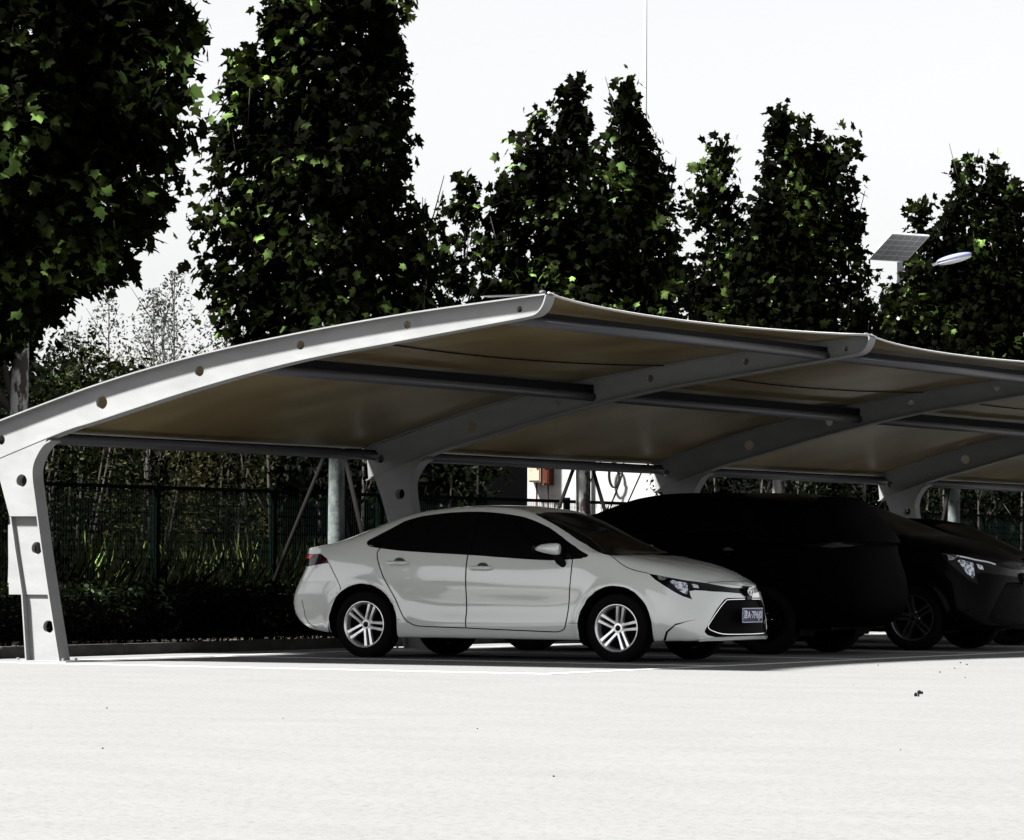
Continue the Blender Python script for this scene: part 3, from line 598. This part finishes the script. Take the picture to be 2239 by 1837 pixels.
def arch(cx, r, N):        # arch outline found on the surface by side projection
    out = []
    for q in np.linspace(-.12, math.pi+.12, 34):
        x = cx+r*math.cos(q); z = .32+r*1.0*math.sin(q)
        u, v = inv2(N, x, max(z, .06)); out.append((u, v))
    return [(out[0][0], -.2)]+out+[(out[-1][0], -.2)]
_cache = {}
def inv2(N, x, z):
    k = id(N)
    if k not in _cache:
        U, V = np.meshgrid(np.linspace(3, 15.5, 501), np.linspace(0, 5, 201), indexing='ij'); _cache[k] = (U, V, ev(N, U, V))
    U, V, W = _cache[k]; d = (W[..., 0]-x)**2+(W[..., 2]-z)**2; i = np.unravel_index(d.argmin(), d.shape)
    return float(U[i]), float(V[i])
def dens(poly, st=.12):
    out = []
    for i in range(len(poly)):
        a = np.array(poly[i]); b = np.array(poly[(i+1) % len(poly)]); k = max(1, int(np.linalg.norm((b-a)*[1, .8])/st))
        for j in range(k): out.append(tuple(a+(b-a)*j/k))
    return out
def smoothp(poly, keep=()):
    return [tuple(p) for p in spline(list(poly), 3)]
def car(name, label, N, col, loc, rot, wr=.316, rimr=.2195, suv=False, group=None, plates=True, spoke0=8, rimm=None, trim=None):
    body_c, glass_c = col
    t = thing(name, loc, label, 'car', group, rot)
    M_sm = M_black if plates else M_dark1
    ax = -1.35                               # local origin halfway between the axles
    nu, nv = N.shape[0]-1, N.shape[1]-1
    wc = [0, -2.7]; AR = .382 if not suv else .40
    regs = [('WELL', arch(0, AR, N)), ('WELL', arch(-2.7, AR, N)), ('side_window', WIN), ('windscreen', WSH), ('rear_window', BLT), ('front_strip', STRIP), ('grille', GRIL),
            ('tail_lamp', TAIL), ('bonnet', HOOD), ('fog_slit', FOG),
            ('rear_door', [(7.775, 4.98), (7.79, 3.2), (7.80, 1.7), (6.6, 1.745), (6.45, 1.79), (6.367, 1.86), (6.2, 2.1), (5.967, 2.9), (5.6, 3.73), (5.42, 4.3), (5.36, 4.6), (5.38, 4.8), (5.42, 4.94), (6.5, 4.965)]),
            ('front_door', [(7.785, 4.98), (7.80, 3.2), (7.81, 1.7), (9.033, 1.62), (10.2, 1.55), (10.5, 1.58), (10.62, 1.7), (10.70, 1.95), (10.75, 2.567), (10.833, 4.03), (10.835, 4.92), (10.433, 4.93), (9.0, 4.98)])]
    U, V = np.meshgrid(np.linspace(0, nu, nu*14+1), np.linspace(0, nv, nv*7+1), indexing='ij')
    pts = [Vector(p) for p in zip(U.ravel(), V.ravel())]; ed = []; dense = []
    for nme, poly in regs:
        p = dens(poly); p = [(min(max(a, 0), nu), min(max(b, 0), nv)) for a, b in p]; q = [p[0]]
        for z in p[1:]:
            if abs(z[0]-q[-1][0])+abs(z[1]-q[-1][1]) > 1e-4: q.append(z)
        k = len(pts); pts += [Vector(z) for z in q]; ed += [(k+i, k+(i+1) % len(q)) for i in range(len(q))]; dense.append((nme, poly))
    v2, _, f, *_ = delaunay_2d_cdt(pts, ed, [], 0, 1e-4)
    v2 = np.array([tuple(q) for q in v2]); f = np.array([tuple(x) for x in f]); cen = v2[f].mean(1); reg = np.full(len(f), 'body', object); done = np.zeros(len(f), bool)
    for nme, poly in dense:
        ins = inpoly(cen, poly) & ~done; reg[ins] = nme; done |= ins
    W = ev(N, v2[:, 0], v2[:, 1])
    for cx in wc:                            # rolled lip round each arch
        d = np.hypot(W[:, 0]-cx, W[:, 2]-.32); side = (v2[:, 1] < 5) & (W[:, 1] > .6)
        W[:, 1] += np.where(side, .016*np.exp(-((d-AR-.015)/.035)**2), 0)
    W = np.stack([W[:, 0]-ax, -W[:, 1], W[:, 2]], 1)   # near side is local -y
    e_ = 1e-3
    def surf(u, v, off=0.):
        u = np.asarray(u, float); v = np.asarray(v, float); a = ev(N, u, v); du = ev(N, np.clip(u+e_, 0, nu-1e-6), v)-ev(N, np.clip(u-e_, 0, nu), v); dv = ev(N, u, np.clip(v+e_, 0, nv-1e-6))-ev(N, u, np.clip(v-e_, 0, nv))
        for q in (a, du, dv): q[..., 1] *= -1
        n = np.cross(du, dv); n /= (np.linalg.norm(n, axis=-1)[..., None]+1e-12)
        c0 = np.array([-1.5, 0, .6]); s = np.sign(((a-c0)*n).sum(-1)); n *= s[..., None]
        for cx in wc:
            d = np.hypot(a[..., 0]-cx, a[..., 2]-.32); sd_ = (v < 5) & (a[..., 1] < -.6); a[..., 1] -= np.where(sd_, .016*np.exp(-((d-AR-.015)/.035)**2), 0)
        a[..., 0] -= ax; return a+n*off, n
    def region(nme, both, off=0.):
        ff = f[reg == nme]; ids = np.unique(ff); mp = np.full(len(W), -1); mp[ids] = np.arange(len(ids)); V_ = W[ids].copy()
        if off:
            _, n = surf(v2[ids, 0], v2[ids, 1]); V_ += n*off
        F_ = mp[ff]; A = V_; Bm = V_*[1, -1, 1]
        # orientation: outward
        tri = A[F_]; nn_ = np.cross(tri[:, 1]-tri[:, 0], tri[:, 2]-tri[:, 0]); c_ = tri.mean(1)-np.array([-.15, 0, .6]); flip = (nn_*c_).sum(1) < 0
        F_[flip] = F_[flip][:, ::-1]
        return A, Bm, F_
    def both_obj(nme, oname, m, off=0.):
        A, Bm, F_ = region(nme, True, off); n = len(A)
        bm = bmesh.new(); vs = [bm.verts.new(p) for p in np.concatenate([A, Bm])]
        for q in F_:
            for qq in (q, (q+n)[::-1]):
                try: bm.faces.new([vs[i] for i in qq])
                except ValueError: pass
        bmesh.ops.remove_doubles(bm, verts=bm.verts, dist=2e-4)
        me = bpy.data.meshes.new(oname); bm.to_mesh(me); bm.free(); me.materials.append(m); me.polygons.foreach_set('use_smooth', [True]*len(me.polygons))
        o = bpy.data.objects.new(oname, me); o.parent = t; SC.collection.objects.link(o); return o
    def side_objs(nme, oname, m, off=0.):
        A, Bm, F_ = region(nme, False, off); r = []
        r.append(obj(oname, A, F_, m, t, smooth=True)); r.append(obj(oname, Bm, F_[:, ::-1], m, t, smooth=True)); return r
    def ribbon(line, wid, off, m, nm, parents, closed=False, n=6):
        L2 = spline(line, n) if not closed else dens(line, .08)+[line[0]]
        u = np.array([p[0] for p in L2]); v = np.array([p[1] for p in L2]); a, nr = surf(u, v, off)
        tg = np.gradient(a, axis=0); tg /= (np.linalg.norm(tg, axis=1)[:, None]+1e-9); b = np.cross(nr, tg)
        Vn = np.concatenate([a-b*wid/2, a+b*wid/2, a-b*wid/2-nr*off*.9, a+b*wid/2-nr*off*.9]); k = len(a); F_ = []
        for i in range(k-1):
            F_ += [(i, i+1, k+i+1, k+i), (i, 2*k+i, 2*k+i+1, i+1), (k+i, k+i+1, 3*k+i+1, 3*k+i)]
        out = [obj(nm, Vn, F_, m, parents[0], smooth=False)]
        if len(parents) > 1: out.append(obj(nm, Vn*[1, -1, 1], [q[::-1] for q in F_], m, parents[1]))
        return out
    def patch(poly, off, m, nm, parents):
        p = dens(poly, .1); g = [(a, b) for a in np.arange(min(q[0] for q in p), max(q[0] for q in p), .12) for b in np.arange(min(q[1] for q in p), max(q[1] for q in p), .12)]
        g = [q for q, k in zip(g, inpoly(g, p)) if k]; pp = [Vector(q) for q in p+g]
        vv, _, ff, *_ = delaunay_2d_cdt(pp, [(i, (i+1) % len(p)) for i in range(len(p))], [], 0, 1e-5); vv = np.array([tuple(q) for q in vv]); ff = np.array([tuple(x) for x in ff])
        ff = ff[inpoly(vv[ff].mean(1), p)]; a, _n = surf(vv[:, 0], vv[:, 1], off)
        tri = a[ff]; fl = (np.cross(tri[:, 1]-tri[:, 0], tri[:, 2]-tri[:, 0])*_n[ff[:, 0]]).sum(1) < 0; ff[fl] = ff[fl][:, ::-1]
        obj(nm, a, ff, m, parents[0], smooth=True)
        if len(parents) > 1: obj(nm, a*[1, -1, 1], ff[:, ::-1], m, parents[1], smooth=True)
    body = both_obj('body', 'body', body_c)
    hood = both_obj('bonnet', 'bonnet', body_c)
    ws = both_obj('windscreen', 'windscreen', glass_c); rw = both_obj('rear_window', 'rear_window', glass_c)
    fs = both_obj('front_strip', 'front_strip', M_gloss); gr = both_obj('grille', 'grille', M_grille, -.03)
    fo = side_objs('fog_slit', 'fog_slit', M_black, -.012)
    rd = side_objs('rear_door', 'rear_door', body_c); fd = side_objs('front_door', 'front_door', body_c)
    sw = side_objs('side_window', 'side_window', glass_c, -.004); tl = side_objs('tail_lamp', 'tail_lamp', M_tail if plates else M_gloss)
    fst = [fs]
    # seams
    sm = .0095
    ribbon([(5.42, 4.93), (5.36, 4.75), (5.36, 4.6), (5.42, 4.3), (5.6, 3.73), (5.8, 3.3), (5.967, 2.9), (6.2, 2.1), (6.367, 1.86), (6.45, 1.79), (6.6, 1.745), (7.2, 1.73), (7.79, 1.70)], sm, .0022, M_sm, 'seam', rd)
    ribbon([(7.78, 4.98), (7.785, 4.2), (7.795, 3.2), (7.80, 2.4), (7.805, 1.70)], sm*1.15, .0022, M_sm, 'seam', fd)
    ribbon([(7.81, 1.70), (8.4, 1.65), (9.033, 1.61), (9.8, 1.57), (10.2, 1.55), (10.42, 1.56), (10.55, 1.62), (10.66, 1.78), (10.71, 2.1), (10.75, 2.567), (10.80, 3.3), (10.835, 4.03), (10.84, 4.6), (10.838, 4.92)], sm, .0022, M_sm, 'seam', fd)
    hl2 = [(11.98, 5.45), (12.1, 5.49), (12.25, 5.30), (12.6, 5.033), (13.133, 4.933), (13.767, 5.035)]
    ribbon(hl2, sm*.8, .0022, M_sm, 'seam', [hood, hood])
    ribbon([(16.72, 5.36), (17.05, 5.68), (17.4, 6.02), (17.75, 6.58), (18.067, 7.18), (18.3, 7.98)], sm*.55, .0022, M_sm, 'seam', [hood, hood])
    ribbon([(3.867, 4.233), (4.05, 3.95), (4.2, 3.667), (4.33, 3.36), (4.40, 3.13)], sm*.7, .0022, M_seam if plates else M_dark1, 'seam', [body, body])
    ribbon([(3.0, 2.7), (3.02, 2.2), (2.97, 1.7), (3.05, 1.35), (3.3, 1.15)], sm*.7, .0022, M_seam if plates else M_dark1, 'seam', [body, body])
    ribbon([(5.93, 2.05), (6.1, 2.02)], sm*.4, .002, M_seam if plates else M_dark1, 'seam', [body, body]); ribbon([(10.76, 2.08), (11.15, 2.06)], sm*.4, .002, M_seam if plates else M_dark1, 'seam', [body, body])
    ribbon(CHROME, .007, .005, trim or M_chrome, 'grille_trim', [gr, gr])
    ribbon([(19.0, 1.12), (18.4, 1.12), (17.6, 1.12), (17.0, 1.14), (16.5, 1.1)], .030, .016, body_c, 'chin_lip', [body, body])
    # black frame round the side glass with a thin bright edge
    ribbon([(5.0, 5.0), (5.27, 4.92), (6.5, 4.955), (7.77, 4.985), (9.0, 4.97), (10.433, 4.918), (11.16, 4.95)], .010, .004, M_gloss, 'belt_trim', sw)
    if not suv:
        ribbon([(7.76, 5.01), (7.74, 5.5), (7.68, 5.98)], .05, .003, M_gloss, 'window_post', sw)
    patch(LAMP, .004, M_reflector, 'reflector', fst+fst); patch(LAMP2, .004, M_reflector2, 'marker_lens', fst+fst); patch(LAMP3, .004, M_reflector, 'reflector', fst+fst)
    if plates: patch([(1.75, 4.60), (2.3, 4.62), (2.9, 4.58), (2.6, 4.42), (1.8, 4.40)], .004, M_red, 'light_bar', tl)
    if spoke0 == 30: ribbon([(13.9, 5.06), (14.9, 5.23), (15.7, 5.25), (16.5, 5.32), (17.1, 5.22)], .022, .006, M_chrome, 'bonnet_glint', [hood, hood])  # bright strip stands in for sky reflected along the bonnet edge
    # handles
    for s_, dd in ((-1, (rd[0], fd[0])), (1, (rd[1], fd[1]))):
        for (x, z), d in zip(((-2.325, .898), (-1.42, .856)), dd):
            z = z if not suv else .03+z*1.105
            u, v = inv2(N, x, z); a, n = surf(np.array([u]), np.array([v])); y = a[0][1]
            mb = MB(); mb.ellip((x-ax+.01, s_*(-y)*1.0, z+.012), .060, .007, .040, 18, 8); cup = mb.build('cup', M_seam, d, smooth=True)
            mb = MB(); yy = s_*(-y)+s_*.022
            mb.tube([(x-ax-.122, yy-s_*.014, z), (x-ax-.10, yy, z), (x-ax, yy+s_*.004, z), (x-ax+.09, yy, z), (x-ax+.122, yy-s_*.014, z)], [.011, .020, .021, .018, .008], 12); mb.build('handle', body_c, d, smooth=True)
    # mirrors
    zo = .0 if not suv else .11
    for s_ in (-1, 1):
        secs = [(-.80, .97, 1.037, .012, .010), (-.77, .965, 1.040, .045, .022), (-.71, .96, 1.043, .085, .040), (-.63, .955, 1.040, .095, .052), (-.575, .95, 1.036, .090, .056), (-.555, .95, 1.034, .070, .046)]
        Vv = []; Ff = []; n = 16
        for (x, h, z, ry, rz) in secs:
            for j in range(n):
                q = 2*math.pi*j/n; sg = lambda c_: math.copysign(abs(c_)**.75, c_)
                Vv.append((x-ax+(.012*math.cos(q)), s_*(h+ry*sg(math.cos(q))), z+zo+rz*sg(math.sin(q))))
        for i in range(len(secs)-1):
            for j in range(n): Ff.append((i*n+j, (i+1)*n+j, (i+1)*n+(j+1) % n, i*n+(j+1) % n))
        Ff += [tuple(range(n)), tuple((len(secs)-1)*n+j for j in range(n))[::-1]]
        mi = obj('wing_mirror', Vv, [q if s_ > 0 else q[::-1] for q in Ff], body_c, t, smooth=True)
        mb = MB(); mb.tube([(-.60-ax, s_*.93, .995+zo), (-.575-ax, s_*.90, .93+zo), (-.56-ax, s_*.84, .895+zo)], [.034, .040, .034], 12); mb.build('stalk', M_black, mi, smooth=True)
        mb = MB(); mb.ellip((-.802-ax, s_*.965, 1.038+zo), .006, .06, .035); mb.build('glass', M_gloss, mi, smooth=True)
    # underbody, wheel wells
    mb = MB(); mb.box(-3.35-ax, -3.07-ax, -.66, .66, .26, .7); mb.box(-2.3-ax, -.4-ax, -.78, .78, .19, .6); mb.box(.42-ax, .62-ax, -.62, .62, .22, .62); mb.box(-3.06-ax, .41-ax, -.52, .52, .24, .72); mb.build('underbody', M_black, t)
    for cx in wc:
        for s_ in (-1, 1):
            Vv = []; Ff = []; n = 24
            for j in range(n+1):
                q = -.5+(math.pi+1.0)*j/n
                for yy in (.868, .5): Vv.append((cx-ax+(AR+.012)*math.cos(q), s_*yy, max(.19, .32+(AR+.012)*math.sin(q))))
            for j in range(n): Ff.append((2*j, 2*j+1, 2*j+3, 2*j+2))
            obj('wheel_well', Vv, Ff, M_black, t)
    # wheels
    for wi, cx in enumerate(wc):
        for s_ in (-1, 1):
            wh = bpy.data.objects.new('wheel', None); wh.parent = t; wh.location = (cx-ax, s_*.765, wr-.004); SC.collection.objects.link(wh); wh.empty_display_size = .1
            def lathe(prof, n=56):
                Vv = []; Ff = []
                for (r_, y_) in prof:
                    for j in range(n): q = 2*math.pi*j/n; Vv.append((r_*math.cos(q), s_*y_, r_*math.sin(q)))
                for i in range(len(prof)-1):
                    for j in range(n): Ff.append((i*n+j, (i+1)*n+j, (i+1)*n+(j+1) % n, i*n+(j+1) % n))
                return Vv, Ff
            a = lathe([(rimr-.005, .085), (rimr+.004, .098), (rimr+.03, .106), (wr-.045, .108), (wr-.014, .098), (wr, .078), (wr, -.078), (wr-.014, -.098), (rimr, -.1)]); obj('tyre', *a, M_tyre, wh, smooth=True)
            mb = MB(); mb.add(*lathe([(rimr-.028, .02), (rimr-.020, .075), (rimr-.013, .090), (rimr-.004, .097), (rimr+.001, .096), (rimr+.001, .08)]))
            a0 = spoke0 if wi == 0 else spoke0-13
            for k in range(5):
                for off in (-.021, .021):
                    q = math.radians(a0+72*k); c_, n_2 = math.cos(q), math.sin(q); sec = []
                    for (r_, y_, w0, w1, th) in ((.035, .055, .011, .016, .03), (.11, .068, .010, .014, .03), (rimr-.014, .082, .014, .018, .03)):
                        o_ = off*(1+.55*r_/rimr); 
                        for (dw, dy) in ((-w0, 0), (w0, 0), (w1, -th), (-w1, -th)):
                            tt = o_+dw; sec.append((r_*c_-tt*n_2, s_*(y_+dy), r_*n_2+tt*c_))
                    Fs = []
                    for i in range(2):
                        for j in range(4): Fs.append((i*4+j, i*4+(j+1) % 4, (i+1)*4+(j+1) % 4, (i+1)*4+j))
                    Fs += [(0, 1, 2, 3), (11, 10, 9, 8)]; mb.add(sec, Fs)
            mb.add(*lathe([(.0, .062), (.045, .060), (.052, .045), (.052, .0)], 28))
            rim = mb.build('rim', rimm or M_rim, wh)
            mb = MB(); mb.add(*lathe([(.0, .066), (.026, .064), (.029, .055)], 24)); mb.build('hub_cap', M_gloss, rim, smooth=True)
            mb = MB()
            for k in range(5):
                q = math.radians(a0+36+72*k); mb.tube([(.047*math.cos(q)*1.35, s_*.03, .047*math.sin(q)*1.35), (.047*math.cos(q)*1.35, s_*.052, .047*math.sin(q)*1.35)], .011, 8)
            mb.build('wheel_nuts', M_chrome, rim, smooth=True)
            mb = MB(); mb.add(*lathe([(0, -.02), (rimr-.03, -.02), (rimr-.026, .0), (rimr-.026, -.09)], 40)); mb.build('brake_disc', M_black, wh, smooth=True)
    # badge and number plate
    bx = (.952 if not suv else .955)-ax
    bz = .655 if not suv else .78
    mb = MB()
    def ring(cy, cz, ry, rz, r_):
        mb.tube([(bx+.006, cy+ry*math.cos(q), cz+rz*math.sin(q)) for q in np.linspace(0, 2*math.pi, 29)], r_, 8, cap=False)
    ring(0, bz, .056, .038, .006); ring(0, bz+.012, .030, .017, .005); ring(0, bz-.003, .014, .031, .005)
    mb.build('badge', M_chrome, t, smooth=True)
    mb = MB(); mb.box(bx-.06, bx-.002, -.05, .05, bz-.075, bz+.05); mb.build('badge_mount', M_gloss, t)
    if plates:
        pz = .435; px_ = .978-ax
        mb = MB(); mb.box(px_-.008, px_, -.22, .22, pz-.07, pz+.07); pl = mb.build('number_plate', M_plate, t)
        mb = MB(); e = px_+.0012
        for a in ((-.214, .214, .061, .0655), (-.214, .214, -.0655, -.061)): mb.box(px_-.001, e, a[0], a[1], pz+a[2], pz+a[3])
        for a in ((-.214, -.2095), (.2095, .214)): mb.box(px_-.001, e, a[0], a[1], pz-.061, pz+.061)
        mb.build('plate_border', M_ptext, pl)
        tc_ = bpy.data.curves.new('plate_text', 'FONT'); tc_.body = '津A·7P6J0'; tc_.size = .108; tc_.align_x = 'CENTER'; tc_.align_y = 'CENTER'; tc_.extrude = .0006; tc_.offset = .0003; tc_.space_character = 1.02
        to = bpy.data.objects.new('tmp', tc_); SC.collection.objects.link(to); bpy.context.view_layer.update()
        me = bpy.data.meshes.new_from_object(to.evaluated_get(bpy.context.evaluated_depsgraph_get())); bpy.data.objects.remove(to)
        co = np.array([tuple(v_.co) for v_ in me.vertices]); w_ = co[:, 0].max()-co[:, 0].min(); h_ = co[:, 1].max()-co[:, 1].min(); cx_ = (co[:, 0].max()+co[:, 0].min())/2; cy_ = (co[:, 1].max()+co[:, 1].min())/2
        for v_ in me.vertices:
            x_, y_, z_ = v_.co; v_.co = (px_+.0022+z_, (x_-cx_)/w_*.395, pz+(y_-cy_)/h_*.102)
        me.name = 'lettering'; me.materials.clear(); me.materials.append(M_ptext); o = bpy.data.objects.new('lettering', me); o.parent = pl; SC.collection.objects.link(o)
    return t

M_white = mat('pearl white car paint', (.60, .625, .61), .2, .5, coat=1.0)
M_white.node_tree.nodes['Principled BSDF'].inputs['Coat IOR'].default_value = 1.85
M_dark = mat('black car paint', (.001, .001, .0012), .3, .02, coat=.05)
M_dark1 = mat('dull black car paint', (.0008, .0008, .0009), .7, .01)
M_drim = mat('dark alloy', (.10, .10, .105), .3, .4, metal=.8)
M_glass = mat('tinted glass', (.002, .002, .0025), .04, .16)
M_dglass = mat('dark car glass', (.001, .001, .001), .25, .05)
M_gloss = mat('gloss black trim', (.003, .003, .0035), .15, .15)
M_grille = mat('grille black', (.002, .002, .002), .7, .04)
M_tail = mat('dark red tail lamp', (.02, .002, .003), .12, .5)
M_red = mat('red lamp lens', (.75, .06, .10), .2, .5)
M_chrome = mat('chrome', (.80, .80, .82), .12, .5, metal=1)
M_seam = mat('seam grey', (.04, .042, .042), .7, .2)
M_reflector = mat('lamp reflector', (.72, .76, .84), .18, .5, metal=.75, var=((26, 26, 26), (.06, .07, .09), .42, .56))
M_reflector2 = mat('marker lens', (.45, .47, .5), .2, .5, metal=.5, var=((40, 20, 40), (.10, .10, .11), .38, .6))
M_rim = mat('machined alloy', (.9, .9, .92), .28, .5, metal=.85)
M_tyre = mat('tyre rubber', (.004, .004, .0042), .85, .06)
M_plate = mat('number plate blue', (.006, .012, .09), .4, .2)
M_ptext = mat('plate white', (.85, .86, .9), .5, .3)
XF, YN = -16.844, 32.803
car('parked_car', 'white saloon car parked nose out under the first bay of the carport', SED, (M_white, M_glass), (XF-1.35, YN+.89, 0), 0, group='cars parked under the carport')
car('parked_car', 'black sport utility car parked tail out right beside the white saloon', SUV, (M_dark1, M_dglass), (-18.42, 37.38, 0), math.pi, wr=.35, rimr=.235, suv=True, group='cars parked under the carport', plates=False, rimm=M_grille, trim=M_grille)
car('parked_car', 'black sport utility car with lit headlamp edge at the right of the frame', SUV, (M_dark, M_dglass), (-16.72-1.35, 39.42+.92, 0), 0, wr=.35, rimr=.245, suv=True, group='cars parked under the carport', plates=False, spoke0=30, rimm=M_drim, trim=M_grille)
car('parked_car', 'dark saloon car parked farthest right behind the black sport utility cars', SED, (M_dark1, M_dglass), (-17.0-1.35, 43.75, 0), 0, group='cars parked under the carport', plates=False, rimm=M_grille, trim=M_grille)
